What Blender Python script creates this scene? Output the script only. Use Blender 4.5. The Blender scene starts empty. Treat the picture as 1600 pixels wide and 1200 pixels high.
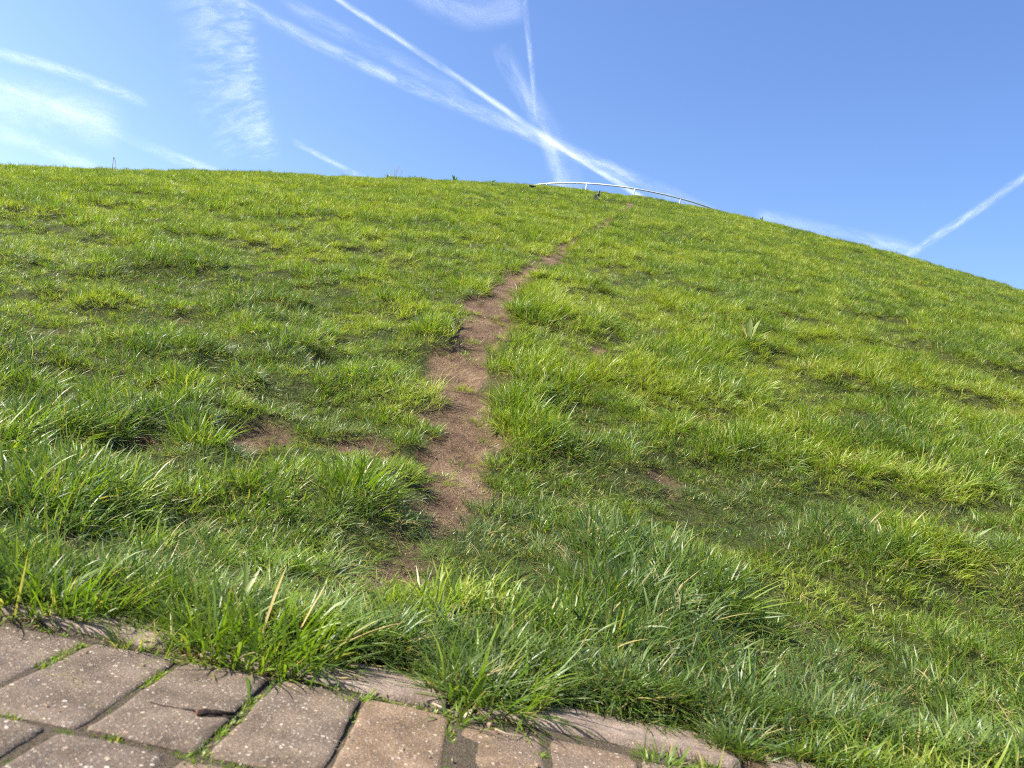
import bpy, bmesh, math, random
import numpy as np
from mathutils import Vector, Matrix

random.seed(11)
RNG = np.random.default_rng(11)
scene = bpy.context.scene
COL = scene.collection
R = math.radians

# ------------------------------------------------------------------ camera
CAM_H = 0.29
ROLL, PITCH = R(12.0), R(5.0)
cam_data = bpy.data.cameras.new('camera')
cam_data.sensor_fit = 'HORIZONTAL'
cam_data.sensor_width = 36.0
cam_data.lens = 27.045
cam_data.clip_start = 0.02
cam_data.clip_end = 200000.0
cam_data.dof.use_dof = True
cam_data.dof.focus_distance = 3.0
cam_data.dof.aperture_fstop = 12.0
cam = bpy.data.objects.new('camera', cam_data)
COL.objects.link(cam)
_r = Vector((1, 0, 0)); _f = Vector((0, math.cos(PITCH), math.sin(PITCH))); _u = _r.cross(_f)
_cr = math.cos(ROLL) * _r + math.sin(ROLL) * _u
_cu = -math.sin(ROLL) * _r + math.cos(ROLL) * _u
m = Matrix((_cr, _cu, -_f)).transposed().to_4x4()
m.translation = (0, 0, CAM_H)
cam.matrix_world = m
scene.camera = cam

# ------------------------------------------------------------------ sky and sun
SUN_AZ, SUN_EL = R(-107.0), R(43.0)          # azimuth from +Y, positive to the right
world = bpy.data.worlds.new('World')
scene.world = world
world.use_nodes = True
wn = world.node_tree
bg = wn.nodes['Background']
sky = wn.nodes.new('ShaderNodeTexSky')
sky.sky_type = 'NISHITA'
sky.sun_disc = False
sky.sun_elevation = SUN_EL
sky.sun_rotation = SUN_AZ
sky.altitude = 0.0
sky.air_density = 1.15
sky.dust_density = 1.6
sky.ozone_density = 2.0
hsv = wn.nodes.new('ShaderNodeHueSaturation')
hsv.inputs['Saturation'].default_value = 1.22
hsv.inputs['Hue'].default_value = 0.512
wn.links.new(sky.outputs['Color'], hsv.inputs['Color'])
wn.links.new(hsv.outputs['Color'], bg.inputs['Color'])
bg.inputs['Strength'].default_value = 0.106
sun_data = bpy.data.lights.new('sun', 'SUN')
sun_data.energy = 5.0
sun_data.angle = R(0.53)
sun_data.color = (1.0, 0.95, 0.86)
sun = bpy.data.objects.new('sun', sun_data)
COL.objects.link(sun)
sd = Vector((math.sin(SUN_AZ) * math.cos(SUN_EL), math.cos(SUN_AZ) * math.cos(SUN_EL), math.sin(SUN_EL)))
sun.rotation_euler = (-sd).to_track_quat('-Z', 'Y').to_euler()
sun.location = (-20, 10, 30)

vs = scene.view_settings
vs.view_transform = 'Standard'
vs.look = 'None'
vs.exposure = 1.32
vs.gamma = 1.0
vs.use_curve_mapping = False
scene.render.engine = 'CYCLES'
cy = scene.cycles
cy.use_denoising = False
cy.filter_width = 1.1
cy.use_adaptive_sampling = True
cy.adaptive_threshold = 0.02
cy.debug_use_spatial_splits = True
cy.sample_clamp_indirect = 4.0
cy.max_bounces = 5
cy.diffuse_bounces = 2
cy.glossy_bounces = 1
cy.transmission_bounces = 2
cy.transparent_max_bounces = 24
cy.caustics_reflective = False
cy.caustics_refractive = False

# ------------------------------------------------------------------ helpers
def tag(o, label=None, cat=None, group=None, kind=None):
    if label: o['label'] = label
    if cat: o['category'] = cat
    if group: o['group'] = group
    if kind: o['kind'] = kind
    return o

def link(name, me, mat=None, parent=None, loc=None):
    o = bpy.data.objects.new(name, me)
    COL.objects.link(o)
    if mat is not None and me is not None and not me.materials:
        me.materials.append(mat)
    if parent is not None: o.parent = parent
    if loc is not None: o.location = loc
    return o

def empty(name, loc, rz=0.0):
    o = bpy.data.objects.new(name, None)
    o.empty_display_size = 0.05
    COL.objects.link(o)
    o.location = loc
    o.rotation_euler = (0, 0, rz)
    return o

def mesh_np(name, v, faces, smooth=False):
    me = bpy.data.meshes.new(name)
    me.from_pydata([tuple(p) for p in v], [], faces)
    if smooth: me.polygons.foreach_set('use_smooth', [True] * len(me.polygons))
    me.update()
    return me

def set_col(me, name, arr):
    a = me.attributes.new(name, 'FLOAT_COLOR', 'POINT')
    c = np.ones((len(me.vertices), 4), np.float32)
    c[:, :arr.shape[1]] = arr
    a.data.foreach_set('color', c.ravel())

def smooth01(x, a, b):
    t = np.clip((x - a) / (b - a), 0, 1)
    return t * t * (3 - 2 * t)

# value noise
_LAT = np.random.default_rng(5).random((256, 256))
def vnoise(x, y):
    xi = np.floor(x).astype(np.int64); yi = np.floor(y).astype(np.int64)
    fx = x - xi; fy = y - yi
    fx = fx * fx * (3 - 2 * fx); fy = fy * fy * (3 - 2 * fy)
    a = _LAT[xi & 255, yi & 255]; b = _LAT[(xi + 1) & 255, yi & 255]
    c = _LAT[xi & 255, (yi + 1) & 255]; d = _LAT[(xi + 1) & 255, (yi + 1) & 255]
    return (a + (b - a) * fx) * (1 - fy) + (c + (d - c) * fx) * fy
def fbm(x, y, wl, octv=3, ox=0.0):
    s = 0; amp = 1; tot = 0; k = 1 / wl
    for i in range(octv):
        s = s + amp * vnoise(x * k + 17.3 * i + ox, y * k + 9.1 * i + ox * 1.7); tot += amp
        amp *= 0.5; k *= 2.03
    return s / tot

# ------------------------------------------------------------------ terrain definition
PAVE_FAR = 0.985                   # far side of the edging
def macro(x, y):
    D, a0, Rm, s, H, wt, wb = 41.843, .14332, 40.070, .41602, 17.737, 3.5135, .349
    cx, cy_ = D * math.sin(a0), D * math.cos(a0)
    r = np.hypot(x - cx, y - cy_)
    t = (Rm - r) / wb
    zz = s * wb * np.logaddexp(0, t)
    z = -wt * np.logaddexp(-zz / wt, -H / wt) + wt * np.logaddexp(0, -H / wt)
    k = 0.12                                          # level top with the railed path
    return -k * np.logaddexp(-z / k, -11.42 / k)

PATH = np.array([(-0.165, 1.33, 0.05), (-0.151, 1.453, 0.07), (-0.124, 1.667, 0.12), (-0.088, 1.89, 0.17), (-0.101, 2.088, 0.21),
    (-0.125, 2.296, 0.225), (-0.134, 2.53, 0.22), (-0.163, 2.787, 0.248), (-0.194, 3.083, 0.27), (-0.203, 3.458, 0.275),
    (-0.228, 3.926, 0.286), (-0.213, 4.569, 0.276), (-0.136, 5.519, 0.225), (-0.028, 6.222, 0.19), (0.122, 7.142, 0.165),
    (0.323, 8.381, 0.16), (0.566, 9.699, 0.15), (0.926, 11.587, 0.16), (1.284, 13.69, 0.18), (1.611, 16.046, 0.20), (2.0, 19.0, 0.20)])
PATCH = [(-0.883, 1.999, 0.06, 0.07, 1.0), (-0.688, 2.183, 0.125, 0.125, 1.0), (-0.396, 2.252, 0.15, 0.12, 1.0), (0.518, 2.455, 0.08, 0.075, .75),
    (0.431, 3.891, 0.11, 0.12, .9), (1.473, 2.369, 0.055, 0.10, .7), (0.555, 1.979, 0.09, 0.04, .75), (-1.214, 2.365, 0.055, 0.052, .9),
    (-0.77, 2.928, 0.066, 0.05, .9), (0.543, 2.35, 0.042, 0.062, .9), (-0.144, 1.653, 0.055, 0.08, .85), (-0.173, 1.439, 0.03, 0.06, .75)]

def path_dist(x, y):
    """signed distance outside the worn path (negative inside)"""
    best = np.full(np.shape(x), 1e9)
    for (x0, y0, w0), (x1, y1, w1) in zip(PATH[:-1], PATH[1:]):
        dx, dy = x1 - x0, y1 - y0
        t = np.clip(((x - x0) * dx + (y - y0) * dy) / (dx * dx + dy * dy), 0, 1)
        d = np.hypot(x - x0 - t * dx, y - y0 - t * dy) - 0.5 * (w0 + t * (w1 - w0))
        best = np.minimum(best, d)
    return best

def bare_mask(x, y):
    wob = (fbm(x, y, 0.13, 3) - 0.5) * 0.22
    b = 1 - smooth01(path_dist(x, y) + wob, -0.035, 0.03)
    b = b * (1 - 0.22 * smooth01(y, 9.0, 14.0))
    for cx, cy_, a, c, s in PATCH:
        q = np.hypot((x - cx) / a, (y - cy_) / c) + wob * 7
        b = np.maximum(b, s * (1 - smooth01(q, 0.65, 1.15)))
    # scattered worn spots between tussocks
    n = fbm(x, y, 0.5, 3, 40.0)
    n = n + 0.05 * smooth01(3.2 - y, 0, 1.4)
    b = np.maximum(b, 0.4 * smooth01(n, 0.80, 0.85) * smooth01(y, 2.2, 2.6) * (1 - smooth01(y, 5, 9)))
    return b

def relief(x, y):
    n = 0.45 * (fbm(x, y, 0.42, 3, 3.0) - 0.5) + 0.78 * (smooth01(fbm(x, y, 0.34, 2, 21.0), 0.32, 0.68) - 0.5) * (1 - 0.4 * smooth01(y, 5, 10))
    n2 = fbm(x, y, 1.7, 2, 8.0) - 0.5
    far = smooth01(y, 1.0, 1.6)
    return far * (0.075 * n + (0.10 + 0.10 * smooth01(y, 8, 14)) * n2 * smooth01(y, 1.5, 4.0))

def height(x, y):
    x = np.asarray(x, float); y = np.asarray(y, float)
    b = bare_mask(x, y)
    z = macro(x, y) + relief(x, y) * (1 - 0.5 * b) - 0.022 * b * smooth01(y, 1.1, 1.5) + b * smooth01(y, 1.1, 1.5) * (0.020 * (fbm(x, y, 0.11, 2, 5.) - .5) + 0.022 * (fbm(x, y, 0.3, 2, 15.) - .5))
    inp = smooth01(y, PAVE_FAR + 0.012, PAVE_FAR - 0.004)
    inp = np.where(y < PAVE_FAR, 1.0, np.clip(1 - (y - PAVE_FAR) / 0.02, 0, 1))
    return z * (1 - inp) + (-0.075) * inp + 0.006 * (1 - inp)

# ------------------------------------------------------------------ node material helpers
def new_mat(name):
    mt = bpy.data.materials.new(name)
    mt.use_nodes = True
    nt = mt.node_tree
    nt.nodes.clear()
    out = nt.nodes.new('ShaderNodeOutputMaterial')
    return mt, nt, out
def N(nt, t, **kw):
    n = nt.nodes.new('ShaderNode' + t)
    for k, v in kw.items(): setattr(n, k, v)
    return n
def L(nt, a, b): nt.links.new(a, b)
def noise(nt, vec, scale, detail=3, rough=0.55):
    n = N(nt, 'TexNoise'); n.inputs['Scale'].default_value = scale
    n.inputs['Detail'].default_value = detail; n.inputs['Roughness'].default_value = rough
    if vec is not None: L(nt, vec, n.inputs['Vector'])
    return n
def ramp(nt, fac, stops):
    r = N(nt, 'ValToRGB')
    e = r.color_ramp.elements
    while len(e) < len(stops): e.new(0.5)
    for el, (p, c) in zip(e, stops):
        el.position = p; el.color = (*c, 1) if len(c) == 3 else c
    L(nt, fac, r.inputs['Fac'])
    return r
def mix(nt, fac, a, b, blend='MIX'):
    n = N(nt, 'Mix', data_type='RGBA', blend_type=blend)
    for s, v in ((0, fac), (6, a), (7, b)):
        if isinstance(v, (int, float)): n.inputs[s].default_value = v
        elif isinstance(v, tuple): n.inputs[s].default_value = (*v, 1)
        else: L(nt, v, n.inputs[s])
    return n.outputs[2]
def math_(nt, op, a, b=None, clamp=False):
    n = N(nt, 'Math', operation=op); n.use_clamp = clamp
    for i, v in enumerate((a, b)):
        if v is None: continue
        if isinstance(v, (int, float)): n.inputs[i].default_value = v
        else: L(nt, v, n.inputs[i])
    return n.outputs[0]
def maprange(nt, v, a, b, c=0.0, d=1.0, smooth=True):
    n = N(nt, 'MapRange', interpolation_type='SMOOTHSTEP' if smooth else 'LINEAR')
    L(nt, v, n.inputs[0])
    for i, q in enumerate((a, b, c, d)): n.inputs[i + 1].default_value = q
    return n.outputs[0]
def bump(nt, h, strength, dist, normal=None):
    b = N(nt, 'Bump'); b.inputs['Strength'].default_value = strength; b.inputs['Distance'].default_value = dist
    L(nt, h, b.inputs['Height'])
    if normal is not None: L(nt, normal, b.inputs['Normal'])
    return b.outputs['Normal']
def pbsdf(nt, out, rough=0.8, spec=0.3):
    p = N(nt, 'BsdfPrincipled')
    p.inputs['Roughness'].default_value = rough
    p.inputs['Specular IOR Level'].default_value = spec
    L(nt, p.outputs[0], out.inputs['Surface'])
    return p

# ------------------------------------------------------------------ materials
def mat_ground():
    mt, nt, out = new_mat('soil_and_thatch')
    p = pbsdf(nt, out, 0.95, 0.15)
    g = N(nt, 'NewGeometry').outputs['Position']
    at = N(nt, 'Attribute', attribute_name='bare')
    n1 = noise(nt, g, 9, 6, 0.65); n2 = noise(nt, g, 70, 5, 0.7); n3 = noise(nt, g, 260, 3, 0.7)
    soil = ramp(nt, n1.outputs[0], [(0.3, (0.098, 0.061, 0.036)), (0.5, (0.186, 0.120, 0.073)), (0.7, (0.275, 0.190, 0.120))]).outputs[0]
    fine = ramp(nt, n2.outputs[0], [(0.3, (0.45, 0.42, 0.40)), (0.55, (1, 1, 1)), (0.75, (1.35, 1.3, 1.25))]).outputs[0]
    soil = mix(nt, 0.85, soil, fine, 'MULTIPLY')
    v = N(nt, 'TexVoronoi'); v.inputs['Scale'].default_value = 95; L(nt, g, v.inputs['Vector'])
    peb = math_(nt, 'MULTIPLY', maprange(nt, v.outputs['Distance'], 0.30, 0.18), maprange(nt, N_sep(nt, v.outputs['Color'], 0), 0.80, 0.86))
    damp = maprange(nt, noise(nt, g, 3.2, 4, 0.6).outputs[0], 0.42, 0.64)
    soil = mix(nt, math_(nt, 'MULTIPLY', damp, 0.38), soil, (0.060, 0.036, 0.024))
    soil = mix(nt, peb, soil, (0.27, 0.21, 0.15))
    mixn = math_(nt, 'ADD', math_(nt, 'MULTIPLY', n2.outputs[0], 0.45), math_(nt, 'MULTIPLY', n3.outputs[0], 0.55))
    thatch = ramp(nt, mixn, [(0.36, (0.012, 0.016, 0.005)), (0.5, (0.046, 0.058, 0.013)), (0.62, (0.13, 0.13, 0.042))]).outputs[0]
    L(nt, mix(nt, at.outputs['Fac'], thatch, soil), p.inputs['Base Color'])
    hgt = math_(nt, 'ADD', math_(nt, 'MULTIPLY', n2.outputs[0], 1.0), math_(nt, 'MULTIPLY', n3.outputs[0], 0.35))
    hgt = math_(nt, 'ADD', hgt, math_(nt, 'MULTIPLY', n1.outputs[0], 1.6))
    hgt = math_(nt, 'ADD', hgt, math_(nt, 'MULTIPLY', peb, 0.3))
    L(nt, bump(nt, hgt, 1.0, 0.022), p.inputs['Normal'])
    return mt
def N_sep(nt, colsock, i):
    s = N(nt, 'SeparateColor'); L(nt, colsock, s.inputs[0])
    return s.outputs[i]

def mat_paver(pale=False):
    mt, nt, out = new_mat('edging_concrete' if pale else 'paver_concrete')
    p = pbsdf(nt, out, 0.85, 0.3)
    g = N(nt, 'NewGeometry').outputs['Position']
    oi = N(nt, 'ObjectInfo').outputs['Random']
    n1 = noise(nt, g, 22, 5, 0.6); n2 = noise(nt, g, 330, 4, 0.7); n0 = noise(nt, g, 7, 3, 0.5)
    if pale:
        base = ramp(nt, n1.outputs[0], [(0.3, (0.13, 0.095, 0.07)), (0.55, (0.24, 0.18, 0.137)), (0.75, (0.33, 0.26, 0.205))]).outputs[0]
    else:
        base = ramp(nt, n1.outputs[0], [(0.28, (0.086, 0.061, 0.040)), (0.5, (0.148, 0.106, 0.071)), (0.74, (0.214, 0.158, 0.109))]).outputs[0]
        hue = ramp(nt, oi, [(0.0, (0.76, 0.78, 0.84)), (0.5, (1, 1, 1)), (1.0, (1.18, 1.08, 0.96))]).outputs[0]
        base = mix(nt, 1.0, base, hue, 'MULTIPLY')
        st = maprange(nt, n0.outputs[0], 0.45, 0.68)
        base = mix(nt, math_(nt, 'MULTIPLY', st, 0.38), base, (0.085, 0.070, 0.062))
    gr = ramp(nt, n2.outputs[0], [(0.3, (0.55, 0.54, 0.54)), (0.52, (1, 1, 1)), (0.72, (1.4, 1.38, 1.35))]).outputs[0]
    base = mix(nt, 0.9, base, gr, 'MULTIPLY')
    # exposed aggregate in several sizes
    hs = None
    for sc, thr, prob in ((150, 0.34, 0.86), (270, 0.36, 0.80), (520, 0.38, 0.70)) if not pale else ((300, 0.34, 0.86),):
        warp = N(nt, 'VectorMath', operation='MULTIPLY_ADD')
        L(nt, noise(nt, g, sc * 0.8, 2).outputs['Color'], warp.inputs[0]); warp.inputs[1].default_value = (0.6 / sc,) * 3; L(nt, g, warp.inputs[2])
        v = N(nt, 'TexVoronoi'); v.inputs['Scale'].default_value = sc; L(nt, warp.outputs[0], v.inputs['Vector'])
        r0 = N_sep(nt, v.outputs['Color'], 0); r1 = N_sep(nt, v.outputs['Color'], 1)
        msk = math_(nt, 'MULTIPLY', maprange(nt, v.outputs['Distance'], thr, thr - 0.08), maprange(nt, r0, prob, prob + 0.03))
        cc = ramp(nt, r1, [(0.0, (0.46, 0.40, 0.31)), (0.3, (0.36, 0.25, 0.14)), (0.5, (0.50, 0.45, 0.38)), (0.68, (0.24, 0.14, 0.08)), (0.82, (0.30, 0.27, 0.23)), (1.0, (0.07, 0.06, 0.055))]).outputs[0]
        base = mix(nt, msk, base, cc)
        hs = msk if hs is None else math_(nt, 'MAXIMUM', hs, msk)
    L(nt, base, p.inputs['Base Color'])
    hgt = math_(nt, 'ADD', math_(nt, 'MULTIPLY', n2.outputs[0], 0.6), math_(nt, 'MULTIPLY', n1.outputs[0], 1.2))
    hgt = math_(nt, 'ADD', hgt, math_(nt, 'MULTIPLY', hs, 0.25))
    L(nt, bump(nt, hgt, 0.9, 0.0035), p.inputs['Normal'])
    return mt

def mat_joint():
    mt, nt, out = new_mat('joint_dirt')
    p = pbsdf(nt, out, 0.95, 0.15)
    g = N(nt, 'NewGeometry').outputs['Position']
    n1 = noise(nt, g, 30, 4, 0.6); n2 = noise(nt, g, 300, 4, 0.7)
    d = ramp(nt, n2.outputs[0], [(0.3, (0.055, 0.042, 0.028)), (0.6, (0.115, 0.090, 0.062)), (0.8, (0.19, 0.155, 0.11))]).outputs[0]
    mo = ramp(nt, n2.outputs[0], [(0.3, (0.035, 0.050, 0.010)), (0.7, (0.12, 0.15, 0.025))]).outputs[0]
    L(nt, mix(nt, maprange(nt, n1.outputs[0], 0.54, 0.66), d, mo), p.inputs['Base Color'])
    L(nt, bump(nt, n2.outputs[0], 1.0, 0.006), p.inputs['Normal'])
    return mt

def mat_grass(name, inst=True, sat=1.0):
    """blade attribute 'blade': r random per blade, g along the blade, b dryness; instancer attribute 'tint'"""
    mt, nt, out = new_mat(name)
    at = N(nt, 'Attribute', attribute_name='blade')
    sep = N(nt, 'SeparateColor'); L(nt, at.outputs['Color'], sep.inputs[0])
    rnd, along, dry = sep.outputs
    if inst:
        ti = N(nt, 'Attribute', attribute_name='tint', attribute_type='INSTANCER').outputs['Fac']
    else:
        ti = N(nt, 'Value'); ti.outputs[0].default_value = 0.56; ti = ti.outputs[0]
    t = math_(nt, 'ADD', math_(nt, 'MULTIPLY', rnd, 0.55), math_(nt, 'MULTIPLY', ti, 0.75))
    t = math_(nt, 'SUBTRACT', t, 0.15, True)
    green = ramp(nt, t, [(0.0, (0.066, 0.108, 0.040)), (0.3, (0.088, 0.152, 0.026)), (0.55, (0.128, 0.206, 0.018)), (0.8, (0.182, 0.258, 0.020)), (1.0, (0.262, 0.305, 0.038))]).outputs[0]
    basec = mix(nt, maprange(nt, along, 0.28, 0.02), green, (0.15, 0.15, 0.055))
    tip = math_(nt, 'MULTIPLY', maprange(nt, along, 0.82, 1.0), maprange(nt, rnd, 0.55, 0.9))
    basec = mix(nt, math_(nt, 'MULTIPLY', tip, 0.6), basec, (0.34, 0.26, 0.09))
    basec = mix(nt, dry, basec, (0.44, 0.34, 0.15))
    p = N(nt, 'BsdfPrincipled')
    p.inputs['Roughness'].default_value = 0.42
    p.inputs['Specular IOR Level'].default_value = 0.46
    L(nt, basec, p.inputs['Base Color'])
    tr = N(nt, 'BsdfTranslucent')
    tc = mix(nt, 1.0, basec, (1.35, 1.45, 0.55), 'MULTIPLY')
    L(nt, tc, tr.inputs['Color'])
    mx = N(nt, 'MixShader'); mx.inputs[0].default_value = 0.42
    L(nt, p.outputs[0], mx.inputs[1]); L(nt, tr.outputs[0], mx.inputs[2])
    L(nt, mx.outputs[0], out.inputs['Surface'])
    return mt

def mat_simple(name, c0, c1, scale, rough=0.7, spec=0.3, metal=0.0, bmp=0.0, bd=0.002):
    mt, nt, out = new_mat(name)
    p = pbsdf(nt, out, rough, spec)
    p.inputs['Metallic'].default_value = metal
    tc = N(nt, 'TexCoord').outputs['Object']
    n = noise(nt, tc, scale, 4, 0.6)
    L(nt, ramp(nt, n.outputs[0], [(0.3, c0), (0.7, c1)]).outputs[0], p.inputs['Base Color'])
    if bmp: L(nt, bump(nt, n.outputs[0], bmp, bd), p.inputs['Normal'])
    return mt

def mat_leaf(name, c0, c1, trans=0.35):
    mt, nt, out = new_mat(name)
    tc = N(nt, 'TexCoord').outputs['Object']
    n = noise(nt, tc, 60, 4, 0.6)
    c = ramp(nt, n.outputs[0], [(0.3, c0), (0.7, c1)]).outputs[0]
    p = N(nt, 'BsdfPrincipled'); p.inputs['Roughness'].default_value = 0.45
    L(nt, c, p.inputs['Base Color'])
    tr = N(nt, 'BsdfTranslucent'); L(nt, mix(nt, 1.0, c, (1.3, 1.4, 0.6), 'MULTIPLY'), tr.inputs['Color'])
    mx = N(nt, 'MixShader'); mx.inputs[0].default_value = trans
    L(nt, p.outputs[0], mx.inputs[1]); L(nt, tr.outputs[0], mx.inputs[2]); L(nt, mx.outputs[0], out.inputs['Surface'])
    return mt

def mat_trail(name, amax, stretch_u, stretch_v, lo, hi, edge=0.5):
    """ice crystals: white scattering with holes; UV u in widths along the trail, v across 0..1"""
    mt, nt, out = new_mat(name)
    uv = N(nt, 'UVMap').outputs[0]
    mp = N(nt, 'Mapping'); mp.inputs['Scale'].default_value = (stretch_u, stretch_v, 1)
    oi = N(nt, 'ObjectInfo').outputs['Random']
    cmb = N(nt, 'CombineXYZ'); L(nt, math_(nt, 'MULTIPLY', oi, 80.0), cmb.inputs[2])
    L(nt, cmb.outputs[0], mp.inputs['Location'])
    L(nt, uv, mp.inputs['Vector'])
    n1 = noise(nt, mp.outputs[0], 1.0, 7, 0.60); n1.inputs['Distortion'].default_value = 0.5
    mp2 = N(nt, 'Mapping'); mp2.inputs['Scale'].default_value = (0.22, 0.9, 1); L(nt, cmb.outputs[0], mp2.inputs['Location']); L(nt, uv, mp2.inputs['Vector'])
    n2 = noise(nt, mp2.outputs[0], 1.0, 3, 0.5)
    sx = N(nt, 'SeparateXYZ'); L(nt, uv, sx.inputs[0])
    v = sx.outputs[1]
    d = math_(nt, 'ABSOLUTE', math_(nt, 'SUBTRACT', v, 0.5))
    prof = maprange(nt, d, 0.5, 0.5 - edge)
    at = N(nt, 'Attribute', attribute_name='fade')
    a = math_(nt, 'MULTIPLY', prof, maprange(nt, n1.outputs[0], lo, hi))
    a = math_(nt, 'MULTIPLY', a, maprange(nt, n2.outputs[0], 0.30, 0.62, 0.30, 1.0))
    a = math_(nt, 'MULTIPLY', a, at.outputs['Fac'])
    a = math_(nt, 'MULTIPLY', a, amax, True)
    df = N(nt, 'BsdfDiffuse'); df.inputs[0].default_value = (0.92, 0.93, 0.95, 1)
    tl = N(nt, 'BsdfTranslucent'); tl.inputs[0].default_value = (0.92, 0.93, 0.95, 1)
    ms = N(nt, 'MixShader'); ms.inputs[0].default_value = 0.8
    L(nt, df.outputs[0], ms.inputs[1]); L(nt, tl.outputs[0], ms.inputs[2])
    tp = N(nt, 'BsdfTransparent')
    mx = N(nt, 'MixShader'); L(nt, a, mx.inputs[0]); L(nt, tp.outputs[0], mx.inputs[1]); L(nt, ms.outputs[0], mx.inputs[2])
    L(nt, mx.outputs[0], out.inputs['Surface'])
    return mt

M_GROUND = mat_ground()
M_PAVER = mat_paver()
M_EDGE = mat_paver(True)
M_JOINT = mat_joint()
M_GRASS = mat_grass('grass_blades')
M_TUFT = mat_grass('tuft_blades', False)
M_RAIL = mat_simple('galvanised_rail', (0.38, 0.40, 0.42), (0.52, 0.54, 0.56), 8, 0.45, 0.5, 0.35)
M_BIRD = mat_simple('black_feathers', (0.008, 0.008, 0.010), (0.02, 0.02, 0.025), 40, 0.5, 0.4)
M_BIRDW = mat_simple('white_feathers', (0.6, 0.6, 0.58), (0.75, 0.75, 0.73), 40, 0.7)
M_BEAK = mat_simple('dark_horn', (0.015, 0.013, 0.012), (0.03, 0.028, 0.025), 60, 0.4)
M_BARK = mat_simple('weathered_bark', (0.008, 0.005, 0.004), (0.055, 0.036, 0.026), 300, 0.9, 0.2, 0, 0.8, 0.003)
M_WOOD = mat_simple('split_wood', (0.05, 0.022, 0.015), (0.14, 0.07, 0.045), 300, 0.85, 0.2, 0, 0.5, 0.002)
M_STALK = mat_simple('dry_stalk', (0.20, 0.15, 0.11), (0.34, 0.26, 0.18), 60, 0.9)
M_LEAF = mat_leaf('weed_leaf', (0.05, 0.11, 0.02), (0.11, 0.19, 0.035))
M_LEAFP = mat_leaf('pale_leaf', (0.16, 0.22, 0.05), (0.28, 0.32, 0.09), 0.45)
M_LEAFD = mat_leaf('withered_leaf', (0.36, 0.24, 0.08), (0.52, 0.40, 0.17), 0.3)
M_CRUMB = mat_simple('soil_crumbs', (0.14, 0.092, 0.062), (0.30, 0.215, 0.15), 4, 0.95, 0.1)

# ------------------------------------------------------------------ ground: one sheet, hill included
def axis(fine_lo, fine_hi, step, lo, hi, growth, cap=30.0):
    a = list(np.arange(fine_lo, fine_hi + 1e-6, step))
    s = step; p = a[-1]
    while p < hi:
        s = min(s * growth, cap); p += s; a.append(p)
    s = step; p = a[0]; b = []
    while p > lo:
        s = min(s * growth, cap); p -= s; b.append(p)
    return np.array(b[::-1] + a)
xs = axis(-1.5, 1.6, 0.024, -300, 300, 1.055)
ys = np.concatenate([axis(0.7, 0.96, 0.13, -300, 0.95, 1.6)[:-1], [PAVE_FAR - 0.006, PAVE_FAR + 0.004, PAVE_FAR + 0.022], axis(1.03, 3.6, 0.024, 1.02, 320, 1.022)[0:]])
ys = np.unique(np.round(ys, 4))
GX, GY = np.meshgrid(xs, ys)
GZ = height(GX, GY)
nx, ny = len(xs), len(ys)
gv = np.stack([GX.ravel(), GY.ravel(), GZ.ravel()], 1)
ii = np.arange(nx * ny).reshape(ny, nx)
q = np.stack([ii[:-1, :-1], ii[:-1, 1:], ii[1:, 1:], ii[1:, :-1]], -1).reshape(-1, 4)
me = mesh_np('ground', gv, q.tolist(), True)
bare = bare_mask(GX, GY).ravel()
a = me.attributes.new('bare', 'FLOAT', 'POINT'); a.data.foreach_set('value', bare.astype(np.float32))
ground = link('ground', me, M_GROUND)
tag(ground, 'grassy mound with a worn brown soil path climbing to its top', kind='structure')

# ------------------------------------------------------------------ paving
def rounded_block(name, lx, ly, hz, seed, wear=0.0016, jag=0.0026, nxb=9, nyb=15):
    rr = np.random.default_rng(seed)
    us = np.concatenate([[0, .02, .06], np.linspace(.14, .86, nxb - 6), [.94, .98, 1]])
    ws = np.concatenate([[0, .01, .03], np.linspace(.09, .91, nyb - 6), [.97, .99, 1]])
    U, W = np.meshgrid(us, ws)
    X = (U - .5) * lx; Y = (W - .5) * ly
    ex = np.minimum(U, 1 - U) * lx; ey = np.minimum(W, 1 - W) * ly
    e = np.minimum(ex, ey)
    corner = np.hypot(np.maximum(0.010 - ex, 0), np.maximum(0.010 - ey, 0))
    drop = wear * (1 - smooth01(e, 0, 0.004)) ** 1.6 + 0.25 * np.maximum(corner - 0.0095, 0)
    Z = -drop + (fbm(X + seed, Y, 0.05, 3) - .5) * 0.0035
    # ragged rim
    rim = (e < 1e-6)
    jx = (fbm(Y + seed * 3.1, X, 0.02, 2) - .5) * 2 * jag; jy = (fbm(X + seed * 1.7, Y, 0.02, 2) - .5) * 2 * jag
    X = X + np.where(ex < 0.004, jx, 0); Y = Y + np.where(ey < 0.004, jy, 0)
    cx = np.maximum(corner - 0.0095, 0) * 0.4
    X = X - np.sign(X) * cx; Y = Y - np.sign(Y) * cx
    n, mm = U.shape
    v = [tuple(p) for p in np.stack([X.ravel(), Y.ravel(), Z.ravel()], 1)]
    idx = np.arange(n * mm).reshape(n, mm)
    f = np.stack([idx[:-1, :-1], idx[:-1, 1:], idx[1:, 1:], idx[1:, :-1]], -1).reshape(-1, 4).tolist()
    loop = list(idx[0, :-1]) + list(idx[:-1, -1]) + list(idx[-1, :0:-1]) + list(idx[:0:-1, 0])
    b0 = len(v)
    for k in loop: v.append(v[k])                     # own rim for the sides keeps the arris crisp
    for k in loop: v.append((v[k][0], v[k][1], -hz))
    k = len(loop)
    for i in range(k):
        j = (i + 1) % k
        f.append([b0 + j, b0 + i, b0 + k + i, b0 + k + j])
    return mesh_np(name, v, f, True)

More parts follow.
